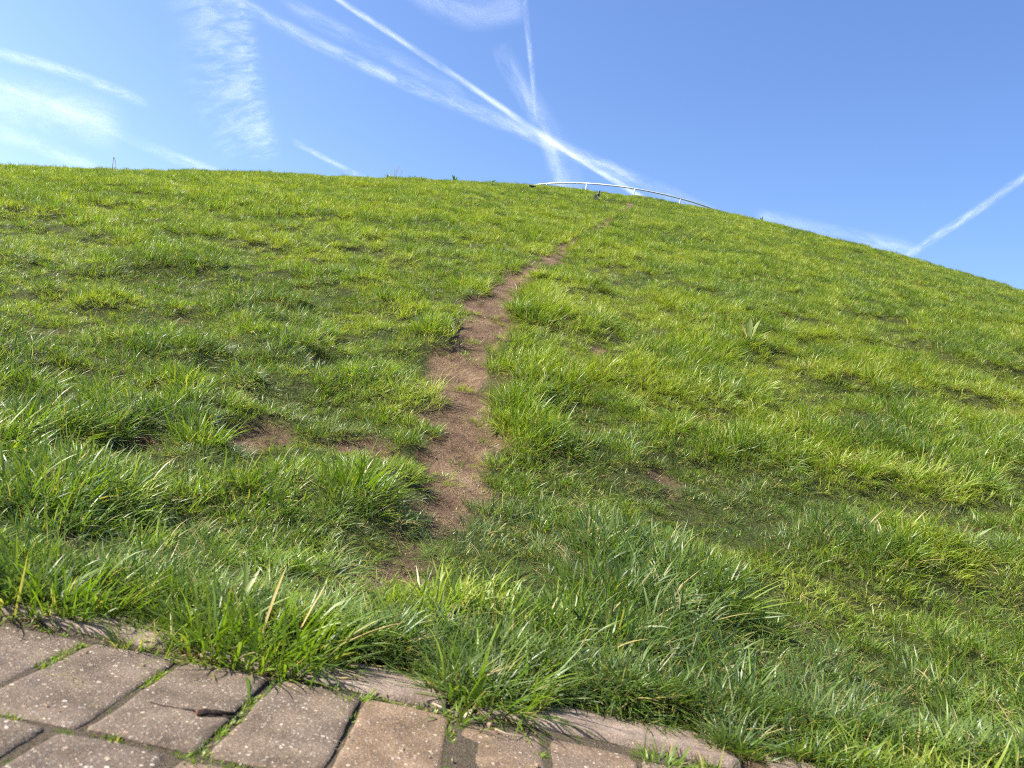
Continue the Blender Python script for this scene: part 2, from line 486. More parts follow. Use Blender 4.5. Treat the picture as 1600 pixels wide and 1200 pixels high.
bm = bmesh.new()
bmesh.ops.create_grid(bm, x_segments=60, y_segments=24, size=1)
for v in bm.verts:
    v.co = (v.co.x * 7.0, -0.55 + v.co.y * 1.530, -0.0020)
    v.co.z += 0.0018 * (random.random() - 0.5)
me = bpy.data.meshes.new('paving'); bm.to_mesh(me); bm.free()
paving = link('paving', me, M_JOINT)
tag(paving, 'weathered brown block paving with mossy joints along the foot of the mound', kind='structure')
PW, PL, GAP = 0.0912, 0.2045, 0.0078
variants = [rounded_block('paver_%d' % k, PW, PL, 0.055, 3 + k) for k in range(8)]
for v_ in variants: v_.materials.append(M_PAVER)
x_first = -0.3325          # centre of the block left of the joint at x = -0.285
rows = [(0.7515, -0.3325, 2.3)] + [(0.5395 - 0.2125 * k, -0.3325 + (-0.018 if k % 2 == 0 else 0.022), 1.45) for k in range(6)]
cnt = 0
for y0, xo, half in rows:
    kmin = int(math.floor((-half - xo) / (PW + GAP))); kmax = int(math.ceil((half - xo) / (PW + GAP)))
    for k in range(kmin, kmax + 1):
        cnt += 1
        o = link('paver', variants[(cnt * 5 + int(y0 * 40)) % 8], None, paving)
        o.location = (xo + k * (PW + GAP) + random.uniform(-.0015, .0015) + 0.006 * (y0 - .75), y0 + random.uniform(-.003, .003), random.uniform(-.0022, .0022))
        o.rotation_euler = (random.uniform(-.006, .006), random.uniform(-.009, .009), random.uniform(-.012, .012) + (math.pi if cnt % 2 else 0))
xe = -2.6; k = 0
while xe < 2.6:
    ln = [0.31, 0.28, 0.30, 0.29][k % 4]
    if k == 0: xe = -0.435 - 7 * 0.30
    me = rounded_block('edging_%d' % k, ln, 0.096, 0.09, 60 + k, 0.014, 0.004, 17, 11)
    me.materials.append(M_EDGE)
    o = link('edging_stone', me, None, paving, (xe + ln / 2, 0.929 + random.uniform(-.004, .004), 0.003 + random.uniform(-.001, .002)))
    o.rotation_euler = (R(-2.0), random.uniform(-.012, .012), random.uniform(-.015, .015))
    xe += ln + 0.026; k += 1

# ------------------------------------------------------------------ soil washed over the edging
sx_ = np.arange(-1.3, 1.3, .006); sy_ = np.arange(.838, 1.02, .004)
SX, SY = np.meshgrid(sx_, sy_)
sshow = np.maximum.reduce([smooth01(SX, a_ - .025, a_ + .015) * (1 - smooth01(SX, b_ - .015, b_ + .025)) for a_, b_ in ((-.43, -.365), (-.155, .0), (.095, .33), (-1.3, -1.0), (.9, 1.2))])
lvl = -.0125 + .012 * smooth01(SY, .862, .885) * (1 - sshow) + .010 * smooth01(SY, .955, 1.0) + .013 * (fbm(SX, SY, .045, 3, 77.) - .45) + .006 * (fbm(SX, SY, .012, 2, 31.) - .5)
lvl -= .02 * (1 - smooth01(SY, .838, .856)) + .007 * sshow * smooth01(SY, .88, .895) * (1 - smooth01(SY, .96, .975))
SV = np.stack([SX.ravel(), SY.ravel(), lvl.ravel()], 1)
si = np.arange(SX.size).reshape(SX.shape)
sq = np.stack([si[:-1, :-1], si[:-1, 1:], si[1:, 1:], si[1:, :-1]], -1).reshape(-1, 4)
me = mesh_np('soil_drift', SV, sq.tolist(), True)
at = me.attributes.new('bare', 'FLOAT', 'POINT'); at.data.foreach_set('value', np.full(len(SV), .8, np.float32))
tag(link('soil_drift', me, M_GROUND), 'dark soil washed over the edging and the paver ends', kind='stuff')

# ------------------------------------------------------------------ grass blades
def blades(n, rad, Lr, wr, lean, curve, dryp, seed, segs=5, squash=1.0, droop=1.6):
    rr = np.random.default_rng(seed)
    ang = rr.random(n) * 2 * np.pi; rd = rad * np.sqrt(rr.random(n))
    bx, by = rd * np.cos(ang), rd * np.sin(ang)
    phi = ang + rr.normal(0, 0.9, n)
    ln = rr.uniform(*Lr, n) * np.where(rr.random(n) < .25, .6, 1)
    wd = rr.uniform(*wr, n)
    th0 = np.abs(rr.normal(0, lean, n)) + lean * 0.5 * rd / max(rad, 1e-6)
    cu = np.abs(rr.normal(curve, curve * 0.6, n))
    tw = rr.normal(0, 0.7, n)
    side = phi + np.pi / 2 + tw * 0.4
    rnd = rr.random(n) ** 1.2; dry = np.where(rr.random(n) < dryp, rr.uniform(.5, 1, n), rr.uniform(0, .12, n) * (rr.random(n) < .4))
    V = np.zeros((n, 2 * segs + 1, 3)); C = np.zeros((n, 2 * segs + 1, 3))
    px, py, pz = bx.copy(), by.copy(), np.full(n, -0.006)
    for s in range(segs + 1):
        t = s / segs
        th = th0 + cu * t ** droop
        w = wd * (0.75 + 0.5 * t) * (1 - t ** 2.2) * 0.5 if s < segs else 0
        sx, sy, sz = np.cos(side + tw * t * .5), np.sin(side + tw * t * .5), np.sin(tw * t) * 0.35
        if s < segs:
            V[:, 2 * s] = np.stack([px - sx * w, py - sy * w, pz - sz * w], 1)
            V[:, 2 * s + 1] = np.stack([px + sx * w, py + sy * w, pz + sz * w], 1)
            C[:, 2 * s] = C[:, 2 * s + 1] = np.stack([rnd, np.full(n, t), dry], 1)
        else:
            V[:, 2 * s] = np.stack([px, py, pz], 1); C[:, 2 * s] = np.stack([rnd, np.full(n, 1.0), dry], 1)
        st = ln / segs
        px = px + np.sin(th) * np.cos(phi) * st; py = py + np.sin(th) * np.sin(phi) * st
        pz = np.maximum(pz + np.cos(th) * st * squash, 0.002)
    nv = 2 * segs + 1
    F = []
    for s in range(segs - 1): F.append([2 * s, 2 * s + 1, 2 * s + 3, 2 * s + 2])
    quads = (np.array(F)[None] + (np.arange(n) * nv)[:, None, None]).reshape(-1, 4).tolist()
    tris = (np.array([[2 * segs - 2, 2 * segs - 1, 2 * segs]])[None] + (np.arange(n) * nv)[:, None, None]).reshape(-1, 3).tolist()
    return V.reshape(-1, 3), C.reshape(-1, 3), quads + tris

def blade_mesh(name, parts, mat):
    V, C, F = [], [], []; o = 0
    for v, c, f in parts:
        V.append(v); C.append(c); F += [[i + o for i in fc] for fc in f]; o += len(v)
    me = mesh_np(name, np.concatenate(V), F, True)
    set_col(me, 'blade', np.concatenate(C))
    me.materials.append(mat)
    return me

protos = bpy.data.collections.new('grass_clumps')
def proto(name, parts, coll, mat=None):
    o = bpy.data.objects.new(name, blade_mesh(name, parts, mat or M_GRASS))
    coll.objects.link(o)
# 0-5 short turf, 6-11 long tussock, 12-15 broad blades, 16-18 dry litter, 19-24 far turf
k = 0
for i in range(6):
    proto('clump_%02d' % k, [blades(44, .05, (.03, .078), (.0022, .0040), .66, .75, .04, 100 + i), blades(7, .06, (.03, .07), (.0015, .0025), 1.2, .4, .75, 150 + i, 4)], protos); k += 1
for i in range(6):
    proto('clump_%02d' % k, [blades(72, .045, (.045, .105), (.0024, .0045), .66, 0.95, .025, 200 + i, 6), blades(12, .05, (.05, .09), (.0018, .003), 1.15, .5, .7, 250 + i, 4)], protos); k += 1
for i in range(4):
    proto('clump_%02d' % k, [blades(24, .045, (.05, .095), (.0038, .0058), .6, .9, .05, 300 + i, 6)], protos); k += 1
for i in range(3):
    proto('clump_%02d' % k, [blades(14, .05, (.03, .10), (.0012, .0026), 1.45, .15, .92, 400 + i, 4)], protos); k += 1
for i in range(6):
    proto('clump_%02d' % k, [blades(44, .075, (.05, .10), (.0038, .0062), .45, .8, .05, 500 + i, 4)], protos); k += 1

for i in range(3):
    proto('clump_%02d' % k, [blades(46, .06, (.02, .06), (.0016, .0032), 1.35, .25, .30, 600 + i, 4)], protos); k += 1

def to_euler(u, spin):
    """XYZ euler of frames whose z axis is u, spun about it"""
    u = u / np.linalg.norm(u, axis=1, keepdims=True)
    ref = np.stack([np.cos(spin), np.sin(spin), np.zeros_like(spin)], 1)
    y = np.cross(u, ref); y /= np.linalg.norm(y, axis=1, keepdims=True)
    x = np.cross(y, u)
    sy_ = -x[:, 2]
    return np.stack([np.arctan2(y[:, 2], u[:, 2]), np.arcsin(np.clip(sy_, -1, 1)), np.arctan2(x[:, 1], x[:, 0])], 1)

def scatter_object(name, P, rot, scl, idx, tint, coll, mat):
    me = bpy.data.meshes.new(name)
    me.vertices.add(len(P)); me.vertices.foreach_set('co', P.astype(np.float32).ravel())
    for nm, ty, arr, key in (('rot', 'FLOAT_VECTOR', rot, 'vector'), ('scl', 'FLOAT_VECTOR', scl, 'vector'), ('idx', 'INT', idx, 'value'), ('tint', 'FLOAT', tint, 'value')):
        at = me.attributes.new(nm, ty, 'POINT')
        at.data.foreach_set(key, (arr.astype(np.int32) if ty == 'INT' else arr.astype(np.float32)).ravel())
    me.update()
    o = link(name, me, mat)
    ng = bpy.data.node_groups.new(name, 'GeometryNodeTree')
    ng.interface.new_socket('Geometry', in_out='INPUT', socket_type='NodeSocketGeometry')
    ng.interface.new_socket('Geometry', in_out='OUTPUT', socket_type='NodeSocketGeometry')
    nn = ng.nodes
    gi = nn.new('NodeGroupInput'); go = nn.new('NodeGroupOutput')
    ci = nn.new('GeometryNodeCollectionInfo'); ci.inputs['Collection'].default_value = coll
    ci.inputs['Separate Children'].default_value = True; ci.inputs['Reset Children'].default_value = True
    iop = nn.new('GeometryNodeInstanceOnPoints'); iop.inputs['Pick Instance'].default_value = True
    def attr(nm, ty):
        n = nn.new('GeometryNodeInputNamedAttribute'); n.data_type = ty; n.inputs['Name'].default_value = nm
        return n.outputs[0]
    ng.links.new(gi.outputs[0], iop.inputs['Points'])
    ng.links.new(ci.outputs[0], iop.inputs['Instance'])
    ng.links.new(attr('idx', 'INT'), iop.inputs['Instance Index'])
    ng.links.new(attr('rot', 'FLOAT_VECTOR'), iop.inputs['Rotation'])
    ng.links.new(attr('scl', 'FLOAT_VECTOR'), iop.inputs['Scale'])
    ng.links.new(iop.outputs[0], go.inputs[0])
    md = o.modifiers.new('scatter', 'NODES'); md.node_group = ng
    return o

def slope_normal(x, y):
    e = 0.05
    gx = (macro(x + e, y) - macro(x - e, y)) / (2 * e); gy = (macro(x, y + e) - macro(x, y - e)) / (2 * e)
    n = np.stack([-gx, -gy, np.ones_like(gx)], 1)
    return n / np.linalg.norm(n, axis=1, keepdims=True)

def ring_points(d0, d1, az0, az1, rho):
    area = 0.5 * (d1 * d1 - d0 * d0) * (az1 - az0)
    n = int(area * rho)
    d = np.sqrt(RNG.uniform(d0 * d0, d1 * d1, n)); a_ = RNG.uniform(az0, az1, n)
    return d * np.sin(a_), d * np.cos(a_)

XY = []
for d0, d1, a0, a1, rho in ((0.9, 2.0, -66, 66, 800), (2.0, 3.5, -54, 53, 860), (3.5, 6.0, -48, 46, 700), (6, 10, -43, 42, 430), (10, 18, -41, 40, 250), (18, 32, -40, 39, 140)):
    XY.append(np.stack(ring_points(d0, d1, R(a0), R(a1), rho), 1))
fx = RNG.uniform(-1.4, 1.4, 2600); XY.append(np.stack([fx, RNG.uniform(.88, 1.06, 2600)], 1))   # dense fringe along the edging
n_fringe = 2600
XY = np.concatenate(XY)
X, Y = XY[:, 0], XY[:, 1]
show = np.maximum.reduce([smooth01(X, a_ - .02, a_ + .02) * (1 - smooth01(X, b_ - .02, b_ + .02)) for a_, b_ in ((-.43, -.365), (-.155, .0), (.095, .33), (-1.3, -1.0), (.9, 1.2))])
edge = 0.922 + 0.066 * show + (fbm(X, X * 0 + 3.3, 0.07, 3) - .5) * 0.06
b = bare_mask(X, Y)
gap = 0.15 * smooth01(fbm(X, Y, 0.22, 2, 61.0), 0.50, 0.34) * (1 - smooth01(np.hypot(X, Y), 6, 12))
keep = (Y > edge) & (RNG.random(len(X)) > np.clip(b * 1.15 - 0.04, 0, 0.955)) & (RNG.random(len(X)) > gap)
X, Y, b, show = X[keep], Y[keep], b[keep], show[keep]
D = np.hypot(X, Y)
tus = fbm(X, Y, 0.34, 2, 21.0)                      # tussock pattern
big = fbm(X, Y, 1.6, 3, 33.0)
pd = path_dist(X, Y)
verge = np.exp(-(np.maximum(pd - 0.02, 0) / 0.20) ** 2) * smooth01(X - np.interp(Y, PATH[:, 1], PATH[:, 0]), -0.02, 0.05) * smooth01(Y, 1.5, 1.9)
foot = 1 - smooth01(Y, 1.25, 2.0)
long_p = smooth01(tus, 0.52, 0.68) * 0.60 + 0.30 * verge + 0.22 * foot
long_p *= (1 - 0.6 * smooth01(D, 5, 12))
u = RNG.random(len(X))
far = RNG.random(len(X)) < 0.86 * smooth01(D, 6.5, 10.0)
idx = RNG.integers(0, 6, len(X))
idx = np.where(u < long_p, RNG.integers(6, 12, len(X)), idx)
v_ = RNG.random(len(X))
idx = np.where(v_ < 0.02, RNG.integers(12, 16, len(X)), idx)
idx = np.where(RNG.random(len(X)) < 0.24, RNG.integers(25, 28, len(X)), idx)
idx = np.where(far, RNG.integers(19, 25, len(X)), idx)
dryp = 0.085 + 0.30 * smooth01(b, 0.05, 0.5)
idx = np.where((v_ > 1 - dryp) & ~far, RNG.integers(16, 19, len(X)), idx)
tsm = smooth01(tus, 0.30, 0.70)
hs = 0.62 + 0.50 * tsm + 0.10 * smooth01(D, 3, 5) * (1 - tsm) + 0.30 * (fbm(X, Y, 0.17, 2, 91.0) - .5) + 0.25 * (big - .5) - 0.04 * foot + 0.22 * verge
hs *= (1 - 0.5 * smooth01(b, 0.05, 0.6)) * RNG.uniform(0.62, 1.28, len(X))
hs *= (1 - 0.10 * smooth01(D, 4, 12)) * (1 - 0.17 * smooth01(Y, 1.4, 2.2))
for cx, cy_, a_, c_, s_ in PATCH[:10] + [(-.13, 1.75, .10, .25, 1), (-.17, 1.4, .06, .2, .7)]:      # trampled short grass on the lower side of bare soil
    hs *= 1 - (0.58 if cx < 0.1 else 0.42) * np.exp(-((X - cx) / (a_ * 1.35)) ** 2 - ((Y - cy_ + .16) / (c_ + .12)) ** 2)
ws = np.clip(hs, .68, 1.15) * (1 + 0.25 * smooth01(D, 12, 26))
tallf = (D > 8) & (RNG.random(len(X)) < 0.05)
idx = np.where(tallf, RNG.integers(6, 12, len(X)), idx)
hs = np.where(tallf, hs * 1.75, hs)
nrm = slope_normal(X, Y)
upv = 0.5 * nrm + np.array([0, 0, 0.5]) + RNG.normal(0, .27, (len(X), 3)) * np.array([1, 1, 0])
eg = 0.03
upv[:, 0] -= 0.06 * (fbm(X + eg, Y, 0.34, 2, 21.0) - fbm(X - eg, Y, 0.34, 2, 21.0)) / (2 * eg)
upv[:, 1] -= 0.06 * (fbm(X, Y + eg, 0.34, 2, 21.0) - fbm(X, Y - eg, 0.34, 2, 21.0)) / (2 * eg)
la = fbm(X, Y, 0.6, 2, 55.0) * 6.28 * 2
upv[:, 0] += 0.08 * np.cos(la) + 0.03; upv[:, 1] += 0.08 * np.sin(la) - 0.03
ef = 1 - smooth01(Y, .96, 1.05)
upv[:, 1] -= (0.40 - .32 * show) * ef * RNG.random(len(X))
hs *= 1 - (0.20 + .22 * show) * ef
rot = to_euler(upv, RNG.uniform(0, 6.283, len(X)))
Z = np.where(Y < PAVE_FAR + .02, np.maximum(height(X, Y), 0.001), height(X, Y))
tint = 0.56 + 1.1 * (big - .5) + 1.6 * (fbm(X, Y, 0.30, 2, 70.0) - .5) + 0.22 * smooth01(D, 2.0, 7) - 0.06 * foot - 0.10 * smooth01(tus, .5, .7) + RNG.normal(0, .21, len(X))
tint -= 0.08 * verge
tint = np.clip(tint + 0.06, 0.16, 1.25)
grass = scatter_object('grass', np.stack([X, Y, Z], 1), rot, np.stack([ws, ws, hs], 1), idx, tint, protos, M_GRASS)
tag(grass, 'uneven green meadow grass covering the slope on both sides of the path', kind='stuff')
print('grass clumps', len(X))

# ------------------------------------------------------------------ dead stems and cut blades lying on the bare soil
n = 9000
lx = RNG.uniform(-1.2, 1.5, n); ly = 1.25 + 8 * RNG.random(n) ** 1.5
kp = RNG.random(n) < 0.55 * bare_mask(lx, ly) * smooth01(fbm(lx, ly, .2, 2, 14.), .3, .6)
lx, ly = lx[kp], ly[kp]
ls = RNG.uniform(.3, .75, len(lx))
li = scatter_object('dead_stems', np.stack([lx, ly, height(lx, ly) + .001], 1), to_euler(slope_normal(lx, ly), RNG.uniform(0, 6.28, len(lx))), np.stack([ls, ls, ls * .5], 1), RNG.integers(16, 19, len(lx)), RNG.uniform(0, .6, len(lx)), protos, M_GRASS)
tag(li, 'dead pale stems scattered over the bare soil', kind='stuff')

# ------------------------------------------------------------------ soil crumbs on the worn path
crumbs = bpy.data.collections.new('crumb_shapes')
for i in range(4):
    bm = bmesh.new(); bmesh.ops.create_icosphere(bm, subdivisions=1, radius=1)
    for v in bm.verts: v.co = v.co * random.uniform(.7, 1.2); v.co.z *= .65
    me = bpy.data.meshes.new('crumb'); bm.to_mesh(me); bm.free(); me.materials.append(M_CRUMB)
    crumbs.objects.link(bpy.data.objects.new('crumb_%d' % i, me))
n = 90000
cx_ = RNG.uniform(-1.4, 1.6, n); cy__ = 1.25 + 6.5 * RNG.random(n) ** 1.6
kp = RNG.random(n) < bare_mask(cx_, cy__) * (0.25 + 0.75 * smooth01(fbm(cx_, cy__, .15, 2, 90.), .45, .6))
cx_, cy__ = cx_[kp], cy__[kp]
sz = np.exp(RNG.normal(math.log(0.0014), 0.5, len(cx_)))
cr = scatter_object('soil_crumbs', np.stack([cx_, cy__, height(cx_, cy__) + sz * .2], 1), RNG.uniform(0, 6.28, (len(cx_), 3)), np.stack([sz] * 3, 1), RNG.integers(0, 4, len(cx_)), np.zeros(len(cx_)), crumbs, M_CRUMB)
tag(cr, 'small brown soil crumbs strewn on the worn path', kind='stuff')

n = 9000
gx_ = RNG.uniform(-1.0, 1.0, n); gy_ = RNG.uniform(.45, .90, n)
kp = RNG.random(n) < 0.06 + 0.94 * smooth01(gy_, .79, .88) * smooth01(fbm(gx_, gy_, .08, 2, 4.), .42, .62)
gx_, gy_ = gx_[kp], gy_[kp]
sz = np.exp(RNG.normal(math.log(0.0009), 0.5, len(gx_)))
gr_ = scatter_object('grit', np.stack([gx_, gy_, np.full(len(gx_), .0008)], 1), RNG.uniform(0, 6.28, (len(gx_), 3)), np.stack([sz] * 3, 1), RNG.integers(0, 4, len(gx_)), np.zeros(len(gx_)), crumbs, M_CRUMB)
tag(gr_, 'brown grit and soil specks washed onto the pavers', kind='stuff')
n = 70
gx_ = RNG.uniform(-.8, .7, n); gy_ = .60 + .27 * RNG.random(n) ** .6; ls = RNG.uniform(.12, .3, n)
cl_ = scatter_object('clippings', np.stack([gx_, gy_, np.full(n, .001)], 1), to_euler(np.tile([0., 0., 1.], (n, 1)), RNG.uniform(0, 6.28, n)), np.stack([ls, ls, ls * .3], 1), RNG.integers(16, 19, n), RNG.uniform(0, .6, n), protos, M_GRASS)
tag(cl_, 'scraps of dry cut grass lying on the pavers', kind='stuff')

# ------------------------------------------------------------------ moss and weeds in the paving joints
parts = []; rr = np.random.default_rng(8)
for i in range(900):
    if rr.random() < 0.62:
        kx = rr.integers(-5, 10); px = -0.285 + kx * (PW + GAP) + rr.normal(0, .0024); py = rr.uniform(.64, .86)
    else:
        px = rr.uniform(-.7, .8); py = (0.8575 if rr.random() < .6 else 0.645) + rr.normal(0, .003)
    if fbm(np.array([px * 1.0]), np.array([py]), .05, 2, 12.)[0] < .54: continue
    v, c, f = blades(9, .004, (.004, .011), (.0012, .0022), .7, .6, .12, 3000 + i, 3)
    v = v + np.array([px, py, -0.0035]); c[:, 0] = c[:, 0] * .5 + .5
    parts.append((v, c, f))
moss = link('moss', blade_mesh('moss', parts, M_TUFT))
tag(moss, 'low moss and seedling grass growing in the paving joints', kind='stuff')

# ------------------------------------------------------------------ single grass tufts
def tuft(label, x, y, n, rad, Lr, wr, lean=.5, curve=.9, dryp=.05, seed=0, group=None, lean_dir=(0, 0), z=None):
    if z is None: z = max(float(height(x, y)), 0.0)
    e = empty('grass_tuft', (x, y, z))
    tag(e, label, 'grass tuft', group)
    p1 = blades(n, rad, Lr, wr, lean, curve, dryp, seed, 6)
    p2 = blades(max(4, n // 6), rad * 1.2, (Lr[0] * .5, Lr[0]), wr, 1.2, .4, .6, seed + 1, 4)
    me = blade_mesh('tuft', [p1, p2], M_TUFT)
    co = np.zeros(len(me.vertices) * 3, np.float32); me.vertices.foreach_get('co', co); co = co.reshape(-1, 3)
    hgt = np.maximum(co[:, 2], 0)
    co[:, 0] += lean_dir[0] * hgt; co[:, 1] += lean_dir[1] * hgt
    me.vertices.foreach_set('co', co.ravel()); me.update()
    o = link('blades', me, None, e); o['kind'] = 'stuff'
    return e

def single_blade(name, parent, base, az, ln, wd, th0, cu, mat, droop=1.6, segs=8, fold=0.25):
    """one broad blade with a folded midrib, as its own mesh"""
    V = []; F = []
    p = np.array(base, float); dirx = np.array([math.cos(az), math.sin(az), 0]); sd_ = np.array([-math.sin(az), math.cos(az), 0])
    for s in range(segs + 1):
        t = s / segs; th = th0 + cu * t ** droop
        w = wd * .5 * (0.35 + 1.9 * t) * (1 - t) ** 0.62 if t < 1 else 0.0003
        nrm_ = np.array([-math.cos(th) * math.cos(az), -math.cos(th) * math.sin(az), math.sin(th)])
        V += [p - sd_ * w + nrm_ * w * fold, p.copy(), p + sd_ * w + nrm_ * w * fold]
        p = p + (dirx * math.sin(th) + np.array([0, 0, 1]) * math.cos(th)) * ln / segs
    for s in range(segs):
        for j in (0, 1): F.append([3 * s + j, 3 * s + j + 1, 3 * s + j + 4, 3 * s + j + 3])
    return link(name, mesh_np(name, V, F, True), mat, parent)

tb = tuft('large bushy grass tuft with yellow withered tips spilling over the paving edge', -0.225, 0.952, 680, .10, (.045, .108), (.0022, .0046), .66, .8, .03, 41, None, (.15, -.1))
single_blade('withered_blade', tb, (-.005, -.01, 0), R(70), .10, .0042, .12, .25, M_LEAFD)
single_blade('withered_blade', tb, (.03, .0, 0), R(40), .085, .004, .28, .15, M_LEAFD)
single_blade('withered_blade', tb, (.06, -.02, 0), R(5), .12, .004, .85, .4, M_LEAFD)
for az, ln, th in ((200, .10, .6), (170, .09, .45), (120, .12, .35), (20, .12, .7), (75, .11, .3)):
    single_blade('broad_blade', tb, (-.03 + random.uniform(-.02, .02), random.uniform(-.02, .01), 0), R(az), ln * .85, .0085, th, .45, M_LEAFP)
tuft('dense grass tuft overhanging the paving at the left edge of the picture', -0.475, 0.965, 520, .09, (.045, .105), (.0020, .0040), .62, .9, .05, 43, None, (.1, -.2))
tuft('low yellowish grass tuft in front of the dark edging stone', -0.345, 0.883, 110, .032, (.022, .045), (.0016, .003), .6, .6, .22, 45, z=-.006)
tuft('sparse straggling grass between the low yellowish tuft and the large bushy tuft', -0.285, 0.882, 120, .035, (.03, .06), (.0014, .0026), .8, .7, .25, 46, z=-.006)
tuft('tiny grass tuft rooted between the paver ends and the pinkish edging stone', -0.098, 0.8585, 85, .024, (.014, .030), (.0014, .0026), .8, .5, .08, 47, z=-.008)
tuft('miniature grass sprout halfway along a paver joint', -0.0925, 0.795, 40, .008, (.010, .022), (.0014, .0024), .9, .4, .05, 48, z=-.008)
tuft('small splayed grass tuft at the joint corner below the long overhanging grass', 0.022, 0.8585, 46, .018, (.028, .055), (.0024, .0042), .9, .7, .1, 49, z=-.008)
tuft('long overhanging grass tuft at the kerb gap in the middle of the paving edge', 0.052, 0.955, 380, .07, (.05, .11), (.0020, .0042), .68, .95, .04, 50, None, (.05, -.3))
tuft('curly bright green tuft growing in front of the long pale edging stone', 0.243, 0.853, 130, .024, (.022, .042), (.0016, .0028), .75, .8, .05, 51, z=-.008)
tuft('pale small sprout beside the curly bright green tuft at the picture bottom', 0.298, 0.858, 50, .016, (.02, .045), (.0016, .0028), .6, .7, .15, 52, z=-.008)
tuft('isolated round tussock standing among bare soil patches', -0.770, 2.02, 230, .055, (.075, .135), (.0028, .0046), .6, .9, .04, 53)
tuft('tall dark tussock leaning over the right edge of the soil path', 0.055, 2.74, 260, .07, (.10, .17), (.0028, .0046), .45, .8, .03, 54, None, (-.2, -.1))
tuft('bright tussock on the right bank where the path narrows and bends', 0.06, 4.25, 220, .09, (.10, .19), (.003, .005), .5, .8, .05, 55)
tuft('silvery long tussock at the left foot of the soil path', -0.29, 1.80, 260, .075, (.09, .15), (.0026, .0044), .55, .95, .04, 56, None, (.15, 0))

# ------------------------------------------------------------------ broad-leaved plants
def rosette(name, label, cat, x, y, leaves, z=None):
    e = empty(name, (x, y, float(height(x, y)) if z is None else z))
    tag(e, label, cat)
    for az, ln, wd, th, cu, mat in leaves:
        single_blade('leaf', e, (0.1 * wd * math.cos(R(az)), 0.1 * wd * math.sin(R(az)), 0.004), R(az), ln, wd, th, cu, mat, 1.4, 9)
    return e
rosette('weed_rosette', 'small broad-leaved weed rosette by a bare spot low on the slope', 'weed', 0.469, 1.935,
    [(10, .062, .024, .95, .55, M_LEAFP), (160, .066, .024, .8, .4, M_LEAF), (100, .058, .022, .5, .5, M_LEAF), (60, .036, .014, .2, .2, M_LEAFP), (-25, .056, .020, 1.15, .35, M_LEAF), (215, .048, .020, 1.0, .5, M_LEAF)])
rosette('broad_leaf_plant', 'clump of upright broad pale leaves rising from the right slope', 'plant', 1.306, 4.46,
    [(180, .12, .034, .35, .3, M_LEAFD), (150, .12, .034, .45, .4, M_LEAFP), (60, .13, .034, .35, .2, M_LEAFP), (20, .17, .042, .25, .2, M_LEAFP), (0, .17, .036, .75, .3, M_LEAFP), (170, .16, .036, .8, .3, M_LEAFP), (90, .17, .036, .1, .3, M_LEAFP), (-30, .15, .03, .65, .4, M_LEAF), (200, .14, .03, .6, .9, M_LEAFP), (100, .15, .03, .2, .6, M_LEAF)])
def crest(x, y, label, sc, seed):
    rr_ = random.Random(seed)
    rosette('crest_weed', label, 'weed', x, y, [(rr_.uniform(0, 360), sc * rr_.uniform(.7, 1.2), sc * .24, rr_.uniform(.1, .8), rr_.uniform(.2, .6), M_LEAF) for _ in range(9)])
crest(-4.44, 20.3, 'dark weed on the skyline just left of the dry stalks', .20, 1)
crest(-3.86, 20.75, 'dark weed on the skyline just right of the dry stalks', .20, 2)
crest(-2.88, 22.0, 'spiky dark weed on the skyline midway between dry stalks and rail', .22, 3)
crest(-1.90, 23.2, 'low round weed on the skyline next left of the rail', .20, 4)
crest(7.0, 24.9, 'small dark weed on the skyline right of the rail end', .16, 5)

def stalk_tube(name, parent, pts, r0, r1, mat, sides=6, seed=None, lump=0.0):
    rr_ = random.Random(seed or 0)
    pts = [Vector(p) for p in pts]
    V = []; F = []
    for i, p in enumerate(pts):
        t = (pts[min(i + 1, len(pts) - 1)] - pts[max(i - 1, 0)]).normalized()
        a_ = t.orthogonal().normalized() if i == 0 else (a_ - t * a_.dot(t)).normalized()
        b_ = t.cross(a_)
        r_ = (r0 + (r1 - r0) * i / (len(pts) - 1))
        for s in range(sides):
            an = 2 * math.pi * s / sides; k_ = r_ * (1 + lump * rr_.uniform(-1, 1))
            V.append(p + (a_ * math.cos(an) + b_ * math.sin(an)) * k_)
    for i in range(len(pts) - 1):
        for s in range(sides):
            s2 = (s + 1) % sides
            F.append([i * sides + s, i * sides + s2, (i + 1) * sides + s2, (i + 1) * sides + s])
    F.append(list(range(sides))[::-1]); F.append([(len(pts) - 1) * sides + s for s in range(sides)])
    return link(name, mesh_np(name, V, F, True), mat, parent)

e = empty('dry_stalks', (-4.25, 20.45, float(height(-4.25, 20.45))))
tag(e, 'thin bare dry weed stalks sticking up on the skyline', 'dry stalks')
for i in range(6):
    rr_ = random.Random(70 + i); x0 = rr_.uniform(-.12, .16); hh = rr_.uniform(.28, .56); dx = rr_.uniform(-.09, .09)
    stalk_tube('stalk', e, [(x0 + dx * t + .015 * math.sin(5 * t + i), .05 * i * .3, hh * t) for t in (0, .25, .5, .75, 1)], .0055, .0025, M_STALK)
e = empty('bent_stalk', (-7.86, 13.6, float(height(-7.86, 13.6))))
tag(e, 'tall grey stalk folded over at its top on the left skyline', 'dry stalk')
stalk_tube('stalk', e, [(.03, 0, -.02), (.02, 0, .1), (.0, 0, .22), (-.015, 0, .33), (-.03, 0, .355)], .007, .005, M_STALK)
stalk_tube('folded_top', e, [(-.03, 0, .355), (.0, .01, .335), (.045, .01, .24), (.075, .01, .12), (.085, .01, 0)], .0045, .003, M_STALK)

